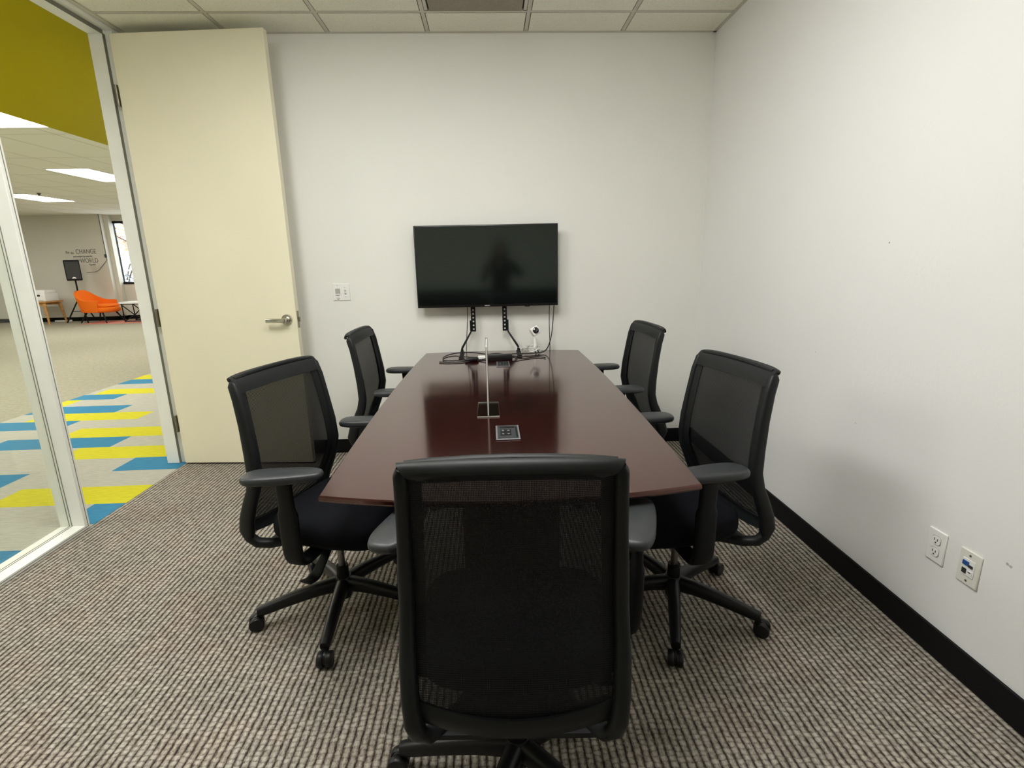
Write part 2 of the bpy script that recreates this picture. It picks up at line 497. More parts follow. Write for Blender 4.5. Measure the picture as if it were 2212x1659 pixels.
# door leaf, swung open towards the end wall
HX, HY = -2.176, 3.497
ang = math.atan2(3.424-3.497, -1.262+2.176)
d1 = bpy.data.objects.new('door_1', None)
bm = BM(); bx(bm, 0, .917, 0, .045, .012, 2.690)
bm.transform(Matrix.Translation((HX, HY, 0)) @ rot(ang))
d1 = struct('door_1', bm, 'door', bevel=.0025)
TD = Matrix.Translation((HX, HY, 0)) @ rot(ang)
for z in (2.36, 1.03, .30):
    bm = BM(); bx(bm, -.022, -.001, .004, .040, z-.058, z+.058); cyl(bm, (-.012, -.004, z-.058), (-.012, -.004, z+.058), .0065, seg=12)
    bm.transform(TD); obj('hinge', bm, 'hinge', d1)
bm = BM()
cyl(bm, (.853, 0, 1.005), (.853, -.010, 1.005), .037, .034, 32); cyl(bm, (.853, -.008, 1.005), (.853, -.022, 1.005), .024, .020, seg=24); cyl(bm, (.853, -.020, 1.005), (.853, -.058, 1.005), .016, seg=20)
sweep(bm, smooth([(.860, -.055, 1.005), (.82, -.058, 1.005), (.77, -.056, 1.005), (.738, -.050, 1.005)], 4), [(.0145, .008)]*13, (0, 0, 1))
cyl(bm, (.853, .045, 1.005), (.853, .055, 1.005), .033, .031, 28); cyl(bm, (.853, .053, 1.005), (.853, .10, 1.005), .013, seg=18)
sweep(bm, smooth([(.860, .10, 1.005), (.82, .103, 1.005), (.77, .101, 1.005), (.738, .095, 1.005)], 4), [(.0145, .008)]*13, (0, 0, 1))
bm.transform(TD); obj('door_handle', bm, 'steel', d1)
bm = BM(); bx(bm, .9165, .9185, .010, .035, .95, 1.06); bx(bm, .918, .928, .016, .030, .99, 1.02)
bm.transform(TD); obj('latch', bm, 'hinge', d1)

# ------------------------------------------------------------------ corridor and open office
XE = -4.52
bm = BM()
def quad(x0, x1, y0, y1, z, mi):
    f = bm.faces.new([bm.verts.new(p) for p in ((x0,y0,z),(x1,y0,z),(x1,y1,z),(x0,y1,z))]); f.material_index = mi
rows = {  # row start: [(x0, x1, colour)]  0 grey 1 yellow 2 blue
    2.145: [(-4.3, -3.3, 1), (-3.15, -2.33, 2)], 2.400: [], 2.650: [(-2.372, L, 2)], 2.903: [(-3.005, L, 1)],
    3.160: [(-4.17, -3.172, 2)], 3.420: [(-2.632, L, 2)], 3.672: [(-3.22, -2.21, 1)], 3.930: [(-3.99, -3.0, 2)],
    4.185: [(-3.60, -2.60, 1)], 4.445: [(XE, -3.79, 2)], 4.700: [(-4.30, -3.29, 1)], 4.955: [(XE, -3.67, 2), (-2.9, -2.4, 1)],
    5.228: [(XE, -4.37, 1), (-3.3, -2.4, 2)], 5.495: [(XE, -4.05, 2)], 5.725: [(-4.43, -3.4, 1)], 5.980: [(-3.2, -2.4, 2)], 6.235: [(XE, -3.5, 2)],
    6.500: [(XE, -3.6, 1)], 6.775: [(-4.2, -3.2, 2)], 7.03: [(-4.0, -3.0, 1)],
    1.890: [(-2.9, -2.33, 1)], 1.635: [(-4.1, -3.1, 2)], 1.38: [(-3.5, -2.5, 1)], 1.125: [(XE, -3.8, 2)], .87: [(-3.2, -2.33, 2)]}
ys = sorted(rows) + [7.285]
for y0, y1 in zip(ys, ys[1:]):
    x = XE
    for a, b, c in sorted(rows[y0]):
        a = max(a, XE)
        if a > x: quad(x, a, y0, y1, 0, 0)
        quad(a, b, y0, y1, 0, c); x = b
    if x < L: quad(x, L, y0, y1, 0, 0)
quad(XE, L, -4, ys[0], 0, 0); quad(XE, L, 7.285, FAR+.5, 0, 0); quad(-20, XE, -4, FAR+.5, 0, 3)
struct('floor_corridor', bm, ['pk_grey', 'pk_yellow', 'pk_blue', 'khaki'])
struct('wall_office', boxes((-20, -10.20, FAR, FAR+.14, 0, CHO+.1)), 'office_wall')
WX0, WX1, WZ0, WZ1, WY = -10.13, -8.35, .95, 2.61, FAR+.30
bm = BM()
bx(bm, -10.20, -10.06, FAR+.14, WY, 0, CHO+.1)
bx(bm, -10.20, WX0, WY, WY+.14, 0, CHO+.1); bx(bm, WX0, WX1, WY, WY+.14, 0, WZ0); bx(bm, WX0, WX1, WY, WY+.14, WZ1, CHO+.1); bx(bm, WX1, LO, WY, WY+.14, 0, CHO+.1)
bx(bm, -10.20, -10.16, FAR, FAR+.14, 0, CHO+.1)
struct('wall_window', bm, 'office_wall')
struct('wall_corridor', boxes((LO, LO+.10, D+.12, WY, 0, CHO+.1)), 'wall')
struct('wall_far_left', boxes((-20.1, -20, -4, FAR, 0, CHO+.1), (-20, LO, -4.1, -4, 0, CHO+.1)), 'office_wall')
bm = BM(); 
bx(bm, -20, -10.16, FAR-.012, FAR, 0, .105); bx(bm, -10.16, -10.06, FAR, WY-.012, 0, .105); bx(bm, -10.06, LO, WY-.012, WY, 0, .105)
struct('baseboard_office', bm, 'black_base')
bm = BM()
bx(bm, -20, -4.26, -4, WY, CHO, CHO+.08, 0)
x = -4.58
while x > -20: bx(bm, x-.005, x+.005, -4, WY, CHO-.002, CHO+.01, 2); x -= .6096
y = -3.6
while y < WY: bx(bm, -20, -4.26, y-.004, y+.004, CHO-.0015, CHO+.01, 2); y += 1.2192
struct('ceiling_office', bm, ['tile', 'gapdark', 'grid'])
struct('ceiling_corridor', boxes((-4.26, LO, -4, WY, 2.715, CHO+.08)), 'olive')
w2 = struct('window_2', boxes((WX0+.05, WX1-.05, WY+.06, WY+.066, WZ0+.05, WZ1-.05)), 'glass')
bm = BM(); f = .055
bx(bm, WX0, WX1, WY-.02, WY+.10, WZ0, WZ0+f); bx(bm, WX0, WX1, WY-.02, WY+.10, WZ1-f, WZ1)
bx(bm, WX0, WX0+f, WY-.02, WY+.10, WZ0+f, WZ1-f); bx(bm, WX1-f, WX1, WY-.02, WY+.10, WZ0+f, WZ1-f)
obj('window_frame', bm, 'black_base', w2)

# office troffers
TR = [((-5.985, 8.72), 'lit troffer in the office ceiling seen mid-way between the olive soffit and the far wall'),
      ((-8.93, 11.2), 'lit troffer in the office ceiling closest to the far lettered wall'),
      ((-4.62, 5.26), 'lit troffer partly cut off by the edge of the olive soffit')]
for (x, y), lab in TR: troffer((x, y, CHO-.003), .64, 1.22, lab, 'office_light')
for x, y in ((-4.62, 1.6), (-7.4, 2.0), (-7.4, 5.8), (-11.3, 6.5), (-12.6, 11.2), (-6.0, 12.4)):  # extra unseen troffers, added to brighten the office and corridor
    troffer((x, y, CHO-.003), .64, 1.22, 'unseen troffer added to the open office ceiling for extra light', 'office_light', 'added unseen office troffers')
bm = BM(); lathe(bm, [(.0, -.045), (.018, -.043), (.020, -.02), (.035, -.006), (.035, 0)], 16)
s = obj('sprinkler_head', bm, 'rubber'); s.location = (-8.35, 10.55, CHO); tag(s, 'small dark sprinkler head on the office ceiling', 'sprinkler')

# ------------------------------------------------------------------ office furniture far behind the door
c = thing('lounge_chair', 'orange upholstered lounge chair on splayed black legs', 'armchair', (-10.23, 14.0, .018), math.radians(-8))
def shell(u, v):
    # u across from one arm round the back to the other, v from seat line up
    th = (u-.5)*PI*1.35 + PI
    ex = math.copysign(abs(math.cos(th))**.75, math.cos(th)); ey = math.copysign(abs(math.sin(th))**.75, math.sin(th))
    back = max(0, -math.cos(th))
    top = .56 + .25*back**1.6
    z = .27 + (top-.27)*v
    fl = 1 + .12*v + .13*back*v
    return Vector((.36*ex*fl+.05-.05*v*back, .34*ey*(1+.06*v), z))
bm = BM(); gridsurf(bm, shell, 32, 8, .07); obj('shell', bm, 'orange', c, ang=60)
bm = BM(); pillow(bm, lambda s: superell(.40*s, .30*s, 3.4, 32, .09, 0), [(.9, .26), (1, .29), (1, .36), (.96, .39), (.8, .40)]); obj('seat', bm, 'orange', c, ang=60)
bm = BM(); pillow(bm, lambda s: superell(.36*s, .28*s, 3.4, 32, .12, 0), [(.92, .395), (1, .41), (1, .44), (.95, .46), (.6, .465)]); obj('cushion', bm, 'orange', c, ang=60)
for sx, sy in ((1, 1), (1, -1), (-1, 1), (-1, -1)):
    bm = BM(); tube(bm, [(.08+sx*.22, sy*.20, .27), (.08+sx*.36, sy*.28, 0)], [.022, .014], 10); obj('leg', bm, 'black', c)

t = thing('side_table', 'low side table with white top and black crossed metal frame', 'table', (-9.22, 14.05, .012))
obj('table_top', boxes((-.33, .33, -.25, .25, .47, .515)), 'white', t, bevel=.006)
for sy in (-1, 1):
    bm = BM(); y = sy*.21
    for a, b in (((-.31, .46), (.31, .46)), ((-.29, .46), (-.27, .0)), ((.29, .46), (.27, .0)), ((-.29, .44), (.0, .18)), ((.29, .44), (.0, .18)), ((-.28, .02), (.28, .02)), ((-.27, .03), (0, .18)), ((.27, .03), (0, .18))):
        tube(bm, [(a[0], y, a[1]), (b[0], y, b[1])], .013, 8)
    obj('side_frame', bm, 'black', t)

ST = (-10.74, 14.12)
t = thing('speaker_stand', 'black tripod stand holding the loudspeaker behind the orange chair', 'stand', (ST[0], ST[1], 0))
bm = BM(); cyl(bm, (0, 0, .30), (0, 0, 1.09), .019, seg=14); obj('pole', bm, 'black', t)
bm = BM(); cyl(bm, (0, 0, .78), (0, 0, .84), .028, seg=14); cyl(bm, (-.02, 0, .81), (-.075, 0, .81), .011, seg=10); obj('collar', bm, 'black', t)
for k in range(3):
    a = math.radians(200+120*k); e = (math.cos(a)*.36, math.sin(a)*.36)
    bm = BM(); tube(bm, [(0, 0, .66), (e[0], e[1], .012)], .016, 10); tube(bm, [(0, 0, .30), (e[0]*.55, e[1]*.55, .30)], .009, 8); obj('leg', bm, 'black', t)
t = thing('loudspeaker', 'black loudspeaker raised on a tripod in front of the lettered wall', 'loudspeaker', (ST[0], ST[1], 1.09), math.radians(32))
bm = BM(); sec = [(-.165, -.13), (.165, -.13), (.11, .12), (-.11, .12)]
prism(bm, sec, 0, .52); obj('cabinet', bm, 'black', t, bevel=.02)
obj('grille', boxes((-.14, .14, -.142, -.130, .04, .48)), 'slot', t, bevel=.01)
bm = BM(); v = [bm.verts.new(p) for p in ((-.045, -.1425, .055), (.045, -.1425, .055), (.028, -.1425, .085), (-.0, -.1425, .098), (-.028, -.1425, .085), (-.045, -.139, .055), (.045, -.139, .055), (.028, -.139, .085), (0, -.139, .098), (-.028, -.139, .085))]
skin(bm, [v[:5], v[5:]]); obj('badge', bm, 'white', t)

t = thing('wall_lettering', 'taupe vinyl quotation lettering on the far office wall', 'wall lettering', (-10.78, FAR-.003, 1.5))
def text(name, body, size, loc, m, parent, align='CENTER', rx=PI/2, ext=.001, off=0, sx=1, rz=0):
    cu = bpy.data.curves.new(name, 'FONT'); cu.body = body; cu.size = size; cu.extrude = ext; cu.align_x = align; cu.offset = off
    cu.materials.append(M[m]); o = bpy.data.objects.new(name, cu); COL.objects.link(o)
    bpy.context.view_layer.update()
    me = bpy.data.meshes.new_from_object(o.evaluated_get(bpy.context.evaluated_depsgraph_get())); me.name = name
    bpy.data.objects.remove(o); o = bpy.data.objects.new(name, me); COL.objects.link(o)
    if not me.materials: me.materials.append(M[m])
    o.location = loc; o.rotation_euler = (rx, 0, rz); o.parent = parent; o.scale = (sx, 1, 1); return o
text('word', 'Be', .10, (-.375, 0, .285), 'decal', t); text('word', 'the', .075, (-.255, 0, .275), 'decal', t, off=.001, sx=.85)
text('word', 'CHANGE', .165, (.10, 0, .275), 'decal', t, sx=.78)
[text('word', w_, .072, (x_, 0, .185), 'decal', t, off=.001) for w_, x_ in (('you', -.20), ('want', -.075), ('to', .04), ('see', .13), ('in', .215))]
text('word', 'the', .06, (-.135, 0, .09), 'decal', t)
text('word', 'WORLD', .165, (.14, 0, .04), 'decal', t, sx=.78)
text('word', 'Gandhi', .06, (.20, 0, -.03), 'decal', t, off=.001)

bm = BM(); tube(bm, smooth([(-10.175, FAR-.012, CHO), (-10.175, FAR-.012, 2.2), (-10.172, FAR-.012, 1.74), (-10.18, FAR-.014, 1.60), (-10.30, FAR-.014, 1.47), (-10.46, FAR-.03, 1.32), (-10.58, 14.34, 1.28)], 5), .007, 6)
tag(obj('speaker_cable', bm, 'rubber'), 'grey cable running down the wall corner to the loudspeaker', 'cable')
o = obj('wall_sensor', boxes((-10.205, -10.155, FAR-.035, FAR, 1.66, 1.75)), 'slot', bevel=.006)
tag(o, 'small dark box on the wall cable beside the lettering', 'sensor')

t = thing('wooden_table', 'oak table with tapered legs carrying the white printer', 'table', (-11.73, 14.05, 0))
obj('table_top', boxes((-.40, .40, -.30, .30, .555, .59)), 'oak', t, bevel=.004)
[obj('apron', boxes((-.34, .34, y_-.01, y_+.01, .48, .555)), 'oak', t) for y_ in (-.24, .24)]
for sx, sy in ((1, 1), (1, -1), (-1, 1), (-1, -1)):
    bm = BM(); sweep(bm, [(sx*.33, sy*.24, .555), (sx*.385, sy*.28, 0)], [(.035, .03), (.02, .018)], (1, 0, 0)); obj('leg', bm, 'oak', t)
t = thing('printer', 'white desktop printer on the oak table', 'printer', (-11.58, 14.02, .59))
bm = BM(); bx(bm, -.24, .24, -.21, .21, 0, .20, bev=.012); obj('body', bm, 'white', t)
bm = BM(); bx(bm, -.225, .215, -.17, .20, .202, .285, bev=.012); obj('scanner_lid', bm, 'white', t)
obj('output_slot', boxes((-.17, .12, -.214, -.205, .125, .17)), 'slot', t)
obj('control_panel', boxes((-.25, -.17, -.22, -.12, .185, .22)), 'slot', t, bevel=.004)
obj('paper_tray', boxes((-.18, .18, -.217, -.208, .02, .032)), 'greyslot', t)
o = obj('power_strip', boxes((-11.75, -11.33, 14.44, 14.50, 0, .045)), 'white', bevel=.006)
tag(o, 'white power strip on the floor beneath the oak table', 'power strip')
bm = BM(); gridsurf(bm, lambda u, v: Vector((-10.45+1.95*u, 13.62+.72*v, .006)), 4, 4, .006)
tag(obj('rug', bm, 'salmon'), 'thin salmon pink rug under the orange chair and side table', 'rug')
# trees outside
struct('terrain', boxes((-30, 10, WY+.14, 40, -.6, -.4)), 'ground')
def tree(x, y, h, r, lab, key, n, zlo):
    t = thing('tree', lab, 'tree', (x, y, -.4))
    bm = BM(); tube(bm, smooth([(0, 0, 0), (.05, .02, h*.4), (-.05, .0, h*.8)], 4), [.10-.008*k for k in range(9)], 8)
    for k in range(7):
        a = k*2.4; z = h*(.35+.08*k); tube(bm, smooth([(0, 0, z), (math.cos(a)*r*.5, math.sin(a)*r*.5, z+.3), (math.cos(a)*r*.9, math.sin(a)*r*.9, z+.45)], 3), .02, 5)
    obj('trunk', bm, 'bark', t)
    bm = BM()
    for k in range(n):
        d = Vector((random.gauss(0, 1), random.gauss(0, 1), random.gauss(0, 1))).normalized()*r*random.random()**.4
        p = Vector((d.x, d.y, zlo+(h-zlo)*.5+d.z*(h-zlo)*.5/r))
        q = Matrix.Rotation(random.random()*6.3, 3, 'Z') @ Matrix.Rotation(random.random()*3, 3, 'X'); s = .05+.05*random.random()
        vs = [bm.verts.new(p+q @ Vector(a)*s) for a in ((-1, 0, 0), (0, -.5, .1), (1, 0, 0), (0, .5, .1))]; bm.faces.new(vs)
    tag(obj('foliage', bm, key, t, recalc=False), kind='stuff')
tree(-11.1, 17.6, 4.4, 1.35, 'autumn tree with orange pink leaves outside the black framed window', 'leaf_warm', 1100, 1.9)
tree(-10.45, 15.65, 1.75, .5, 'grey green shrub low outside the black framed window', 'leaf_cool', 200, .6)

# ------------------------------------------------------------------ conference table
TZ = .74
tb = thing('conference_table', 'long glossy dark mahogany conference table with bowed edges', 'table', (.06, 2.40, 0))
def table_outline(ins):
    A, B, C, E = Vector((-.480+ins, 1.304+ins)), Vector((.570-ins, 1.288+ins)), Vector((.606-ins, 3.500-ins)), Vector((-.452+ins, 3.535-ins))
    def side(P, Q, bow, n):
        nrm = Vector((Q.y-P.y, -(Q.x-P.x))).normalized()
        return [P.lerp(Q, k/n)+nrm*bow*4*(k/n)*(1-k/n) for k in range(n)]
    o = side(A, B, .068, 20)+side(B, C, .022, 20)+side(C, E, .045, 20)+side(E, A, .026, 20)
    return [(p.x, p.y) for p in o]
bm = BM(); rings = []
for ins, z in ((.060, TZ-.034), (.014, TZ-.024), (.002, TZ-.017), (0, TZ-.012), (.001, TZ-.004), (.004, TZ)):
    rings.append([bm.verts.new((x, y, z)) for x, y in table_outline(ins)])
skin(bm, rings); obj('tabletop', bm, 'wood', tb, world=True, ang=25)
for y in (1.86, 3.02):
    bm = BM(); bx(bm, -.17, .29, y-.05, y+.05, 0, .06); bx(bm, -.13, .25, y-.035, y+.035, .06, TZ-.034)
    obj('pedestal', bm, 'wood', tb, world=True, bevel=.006)
obj('stretcher', boxes((.035, .085, 1.89, 2.99, .25, .55)), 'wood', tb, world=True, bevel=.004)
for (x0, x1, y0, y1) in ((.008, .094, 1.700, 1.856), (.030, .108, 2.985, 3.140)):
    bm = BM(); bx(bm, x0, x1, y0, y1, TZ, TZ+.004); u = obj('power_unit', bm, 'powerrim', tb, world=True, bevel=.0015)
    obj('face', boxes((x0+.006, x1-.006, y0+.008, y1-.006, TZ+.004, TZ+.0052)), 'powergrey', u, world=True)
    cx, cy = (x0+x1)/2-.006, (y0+y1)/2-.008
    obj('socket', boxes((cx-.020, cx+.018, cy-.032, cy+.030, TZ+.005, TZ+.0062), (x0+.014, x1-.016, y1-.034, y1-.020, TZ+.005, TZ+.0060), (x1-.014, x1-.008, y0+.02, y1-.03, TZ+.005, TZ+.0058)), 'black', u, world=True)
    for dx in (-.011, .009):
        for dy in (-.019, .017): obj('prong_hole', boxes((cx+dx-.004, cx+dx+.004, cy+dy-.006, cy+dy+.006, TZ+.0060, TZ+.0068)), 'powerrim', u, world=True)

# acrylic sign holder
t = thing('sign_holder', 'clear acrylic sign holder standing edge-on in the middle of the table', 'sign holder', (-.019, 2.085, TZ+.0008))
sb_ = obj('base', boxes((-.045, .045, -.106, .106, 0, .004)), 'acrylic', t, bevel=.001)
for y_ in (-.107, .107): obj('edge', boxes((-.045, .045, y_-.001, y_+.001, 0, .004)), 'greyslot', sb_)  # pale grey strips paint the bright glint on the clear base's edges
bm = BM(); sh = Matrix.Shear('XY', 4, (-.018, 0)) if False else Matrix()
bx(bm, -.0045, -.0022, -.107, .107, .004, .292); bx(bm, .0022, .0045, -.107, .107, .004, .292); obj('panel', bm, 'acrylic', t)
obj('paper_insert', boxes((-.0022, .0022, -.106, .106, .006, .284)), 'paper', t)

# ------------------------------------------------------------------ television on table stand
tv = thing('television', 'black flat television above the far end of the conference table', 'television', (-.011, 3.535, 1.049), math.radians(-.6))
W2, HH = .4765, .537
bm = BM(); bx(bm, -W2, W2, 0, .028, 0, HH, bev=.003); bx(bm, -.34, .34, .028, .060, .13, .42, bev=.008); obj('housing', bm, 'tvbody', tv)
obj('screen', boxes((-W2+.008, W2-.008, -.0015, .002, .018, HH-.008)), 'screen', tv)
text('logo', 'SAMSUNG', .0085, (-.006, -.001, .006), 'screenlogo', tv, ext=.0004, sx=.9, off=.0003)
obj('sensor', boxes((.25, .285, .004, .018, -.005, .001)), 'tvbody', tv)
st = thing('television_stand', 'black perforated steel legs carrying the television on the table', 'stand', (-.008, 3.44, TZ))
for s in (-1, 1):
    cx = s*.1085
    bm = BM(); y0, y1 = 3.567, 3.570
    ys_ = [.878, 1.45]; zs = [.895+.0262*k for k in range(9)]
    x0, x1 = cx-.008-.016, cx-.008+.016
    z = .878
    for zc in zs:                                   # perforated strap
        bx(bm, x0, x1, y0, y1, z, zc-.0055); bx(bm, x0, cx-.008-.0055, y0, y1, zc-.0055, zc+.0055); bx(bm, cx-.008+.0055, x1, y0, y1, zc-.0055, zc+.0055); z = zc+.0055
    bx(bm, x0, x1, y0, y1, z, 1.12)
    xo = x0-.009 if s < 0 else x1
    bx(bm, xo, xo+.009, y0-.012, y1, .878, .955)
    obj('strap', bm, 'black', st, world=True)
    bm = BM(); xt = xo+.0045; xf = -.197 if s < 0 else .187
    sweep(bm, [(xt, 3.562, .895), (xt, 3.560, .875), (xf, 3.50, .775), (xf, 3.46, .752), (xf, 3.29, .746)], [(.005, .012), (.005, .012), (.006, .012), (.012, .008), (.013, .006)], [(1, 0, 0)]*5)
    obj('leg', bm, 'black', st, world=True)
    bm = BM(); bx(bm, xf-.014, xf+.014, 3.28, 3.53, TZ+.0005, TZ+.0065); obj('foot', bm, 'powergrey', st, world=True, bevel=.002)

# web camera
t = thing('web_camera', 'small white web camera with a black lens on a stem', 'camera', (.300, 3.462, TZ))
bm = BM(); lathe(bm, [(.030, 0), (.030, .006), (.010, .010)], 24); obj('base', bm, 'white', t)
bm = BM(); tube(bm, smooth([(0, 0, .008), (0, 0, .05), (0, .004, .095)], 4), [.013]*4+[.011]*5, 14); obj('stem', bm, 'white', t)
Tc = Matrix.Translation((0, .0, .145)) @ Matrix.Rotation(math.radians(-28), 4, 'Y') @ Matrix.Rotation(math.radians(14), 4, 'Z') @ Matrix.Rotation(math.radians(-10), 4, 'X')
bm = BM(); bx(bm, -.030, .030, -.026, .026, -.030, .030, T=Tc, bev=.010); obj('body', bm, 'white', t)
bm = BM(); lathe(bm, [(.021, .024), (.021, .030), (.016, .0335), (.0, .034)], 24, Tc @ Matrix.Rotation(PI/2, 4, 'X')); obj('lens', bm, 'lens', t)

zt = TZ+.005
def cable(name, pts, r, m, lab, n=6):
    bm = BM(); tube(bm, smooth(pts, n), r, 8); return tag(obj(name, bm, m), lab, 'cable')
cable('power_cable', [(-.012, 3.19, .757), (-.09, 3.20, zt), (-.17, 3.21, zt), (-.25, 3.20, zt), (-.30, 3.22, zt), (-.31, 3.34, zt), (-.25, 3.44, zt+.004), (-.14, 3.42, zt+.012), (-.02, 3.36, zt+.006), (.10, 3.38, zt), (.20, 3.36, zt+.006), (.30, 3.37, zt+.004), (.37, 3.42, .76), (.41, 3.48, .83), (.43, 3.53, .93), (.445, 3.575, 1.06)], .0038, 'blackcable', 'black cable looped on the table and rising to the right corner of the television')
cable('power_cable', [(-.325, 3.17, zt), (-.26, 3.15, zt), (-.16, 3.165, zt), (-.08, 3.25, zt), (-.02, 3.33, zt+.010), (.05, 3.36, zt+.010), (.11, 3.33, zt)], .0036, 'blackcable', 'short black cable crossing the loop to the left of the power adapter')
cable('signal_cable', [(-.155, 3.585, 1.06), (-.158, 3.585, .95), (-.168, 3.57, .83), (-.172, 3.56, .762), (-.172, 3.545, zt-.002)], .0022, 'blackcable', 'thin dark cable hanging from the left underside of the television')
cable('signal_cable', [(.415, 3.595, 1.06), (.413, 3.60, .92), (.418, 3.602, .75), (.42, 3.602, .40), (.42, 3.602, .14), (.42, 3.59, .03), (.40, 3.56, .004), (.30, 3.55, .004)], .0026, 'blackcable', 'thin dark cable falling straight behind the far table edge')
cable('adapter_lead', [(.135, 3.20, .757), (.19, 3.20, zt), (.26, 3.24, zt), (.31, 3.25, zt), (.345, 3.22, zt)], .0034, 'blackcable', 'black lead leaving the right end of the power adapter')
t = thing('power_adapter', 'black power adapter brick lying on the table behind the sign holder', 'power adapter', (.055, 3.215, TZ), math.radians(2))
bm = BM(); bx(bm, -.078, .078, -.030, .030, .0005, .034, bev=.005); obj('brick', bm, 'tvbody', t)
bm = BM(); bx(bm, .076, .092, -.010, .010, .010, .024, bev=.002); obj('strain_relief', bm, 'blackcable', t)
o = obj('plug', boxes((-.085, -.026, 3.205, 3.235, TZ+.0005, .768)), 'white', bevel=.005); tag(o, 'white plug lying left of the black power adapter', 'plug')
bm = BM(); tube(bm, [(-.165, 3.175, .753), (-.135, 3.18, .754), (-.10, 3.19, .754), (-.085, 3.20, .754)], [.007, .012, .012, .008], 12); tag(obj('connector', bm, 'blackcable'), 'black moulded connector next to the white plug', 'connector')
pts = []
for k in range(46):
    a = k*.9; pts.append((.268+.055*math.cos(a)*(1+.3*math.sin(k*1.7))+.02*math.sin(k*.37), 3.455+.05*math.sin(a), zt+.006+.032*abs(math.sin(k*.63))))
cable('camera_cable', pts+[(.29, 3.46, zt+.004)], .0024, 'whitecable', 'tangled white cable beside the web camera', 4)
bm = BM(); 
for dx in (.0, .02): tube(bm, [(.292+dx, 3.42, TZ+.022), (.300+dx, 3.40, TZ+.006)], .004, 8)
tag(obj('cable_tie', bm, 'blackcable'), 'black wire tie at the foot of the web camera', 'cable tie')

# ------------------------------------------------------------------ wall plates
t = thing('switch_plate', 'white double switch plate with dimmer on the end wall beside the door', 'switch', (-1.015, D, 1.165))
obj('plate', boxes((-.057, .057, -.006, 0, -.058, .058)), 'white', t, bevel=.003)
obj('dimmer', boxes((-.040, -.008, -.009, -.006, -.014, .024)), 'greyslot', t, bevel=.002)
obj('dimmer_slider', boxes((-.036, -.012, -.014, -.009, -.020, -.010), (-.034, -.014, -.012, -.009, -.045, -.032)), 'plate', t, bevel=.001)
obj('toggle_slot', boxes((.020, .032, -.0068, -.006, -.014, .014)), 'greyslot', t)
bm = BM(); bx(bm, .021, .031, -.017, -.006, -.010, .004, bev=.002); obj('toggle', bm, 'white', t)
for x, z in ((-.024, .045), (-.024, -.050), (.026, .030), (.026, -.032)):
    bm = BM(); cyl(bm, (x, -.006, z), (x, -.0072, z), .003, seg=10); obj('screw', bm, 'greyslot', t)

t = thing('power_outlet', 'white duplex power outlet low on the right wall', 'outlet', (R, 1.501, .381))
obj('plate', boxes((-.006, 0, -.035, .035, -.0575, .0575)), 'white', t, bevel=.003)
for dz in (.021, -.021):
    bm = BM(); o_ = superell(.0165, .0145, 3, 24); a = [bm.verts.new((-.006, y, z+dz)) for y, z in o_]; b = [bm.verts.new((-.0085, y, z+dz)) for y, z in o_]; skin(bm, [a, b]); s_ = obj('socket', bm, 'white', t)
    bm = BM(); bx(bm, -.0092, -.008, .0045, .0068, dz-.001, dz+.008); bx(bm, -.0092, -.008, -.0068, -.0045, dz-.001, dz+.007); cyl(bm, (-.008, 0, dz-.0075), (-.0092, 0, dz-.0075), .0026, seg=10); obj('slot', bm, 'slot', s_)
    bm = BM(); v_ = superell(.0185, .0165, 3, 24); a = [bm.verts.new((-.0058, y, z+dz)) for y, z in v_]; b = [bm.verts.new((-.0063, y, z+dz)) for y, z in v_]; skin(bm, [a, b]); obj('rim', bm, 'greyslot', s_)
t = thing('data_outlet', 'ivory data outlet with blue and black jacks on the right wall', 'outlet', (R, 1.378, .376))
obj('plate', boxes((-.006, 0, -.036, .036, -.0575, .0575)), 'plate', t, bevel=.003)
obj('insert', boxes((-.008, -.006, -.021, .021, -.027, .030)), 'white', t, bevel=.001)
obj('blue_jack', boxes((-.011, -.008, -.002, .018, .008, .022)), 'blue', t)
obj('black_jack', boxes((-.0105, -.008, -.016, -.003, .006, .014), (-.0105, -.008, .003, .017, -.020, -.004)), 'slot', t)
obj('blank_jack', boxes((-.0095, -.008, -.017, -.002, -.019, -.006)), 'white', t)
obj('label_slot', boxes((-.0098, -.0094, -.013, -.004, -.012, -.009)), 'slot', t)
for z in (.043, -.043):
    bm = BM(); cyl(bm, (-.006, 0, z), (-.0075, 0, z), .0034, seg=10); obj('screw', bm, 'hinge', t)

# ------------------------------------------------------------------ office chairs
# profile of the back: (y, z, half width); front of the chair is +y
PROF = [(-.060, .350, .095), (-.120, .347, .125), (-.170, .350, .165), (-.205, .362, .192), (-.222, .388, .206), (-.222, .420, .214), (-.208, .470, .221),
        (-.182, .530, .226), (-.158, .585, .228), (-.146, .640, .227), (-.150, .720, .224), (-.163, .820, .219), (-.178, .910, .214), (-.192, .958, .211)]
def prof_at(z):
    for (ya, za, wa), (yb, zb, wb) in zip(PROF[5:], PROF[6:]):
        if z <= zb:
            s = (z-za)/(zb-za); return ya+(yb-ya)*s, wa+(wb-wa)*s
    ya, za, wa = PROF[-1]; return ya-.35*(z-za), wa

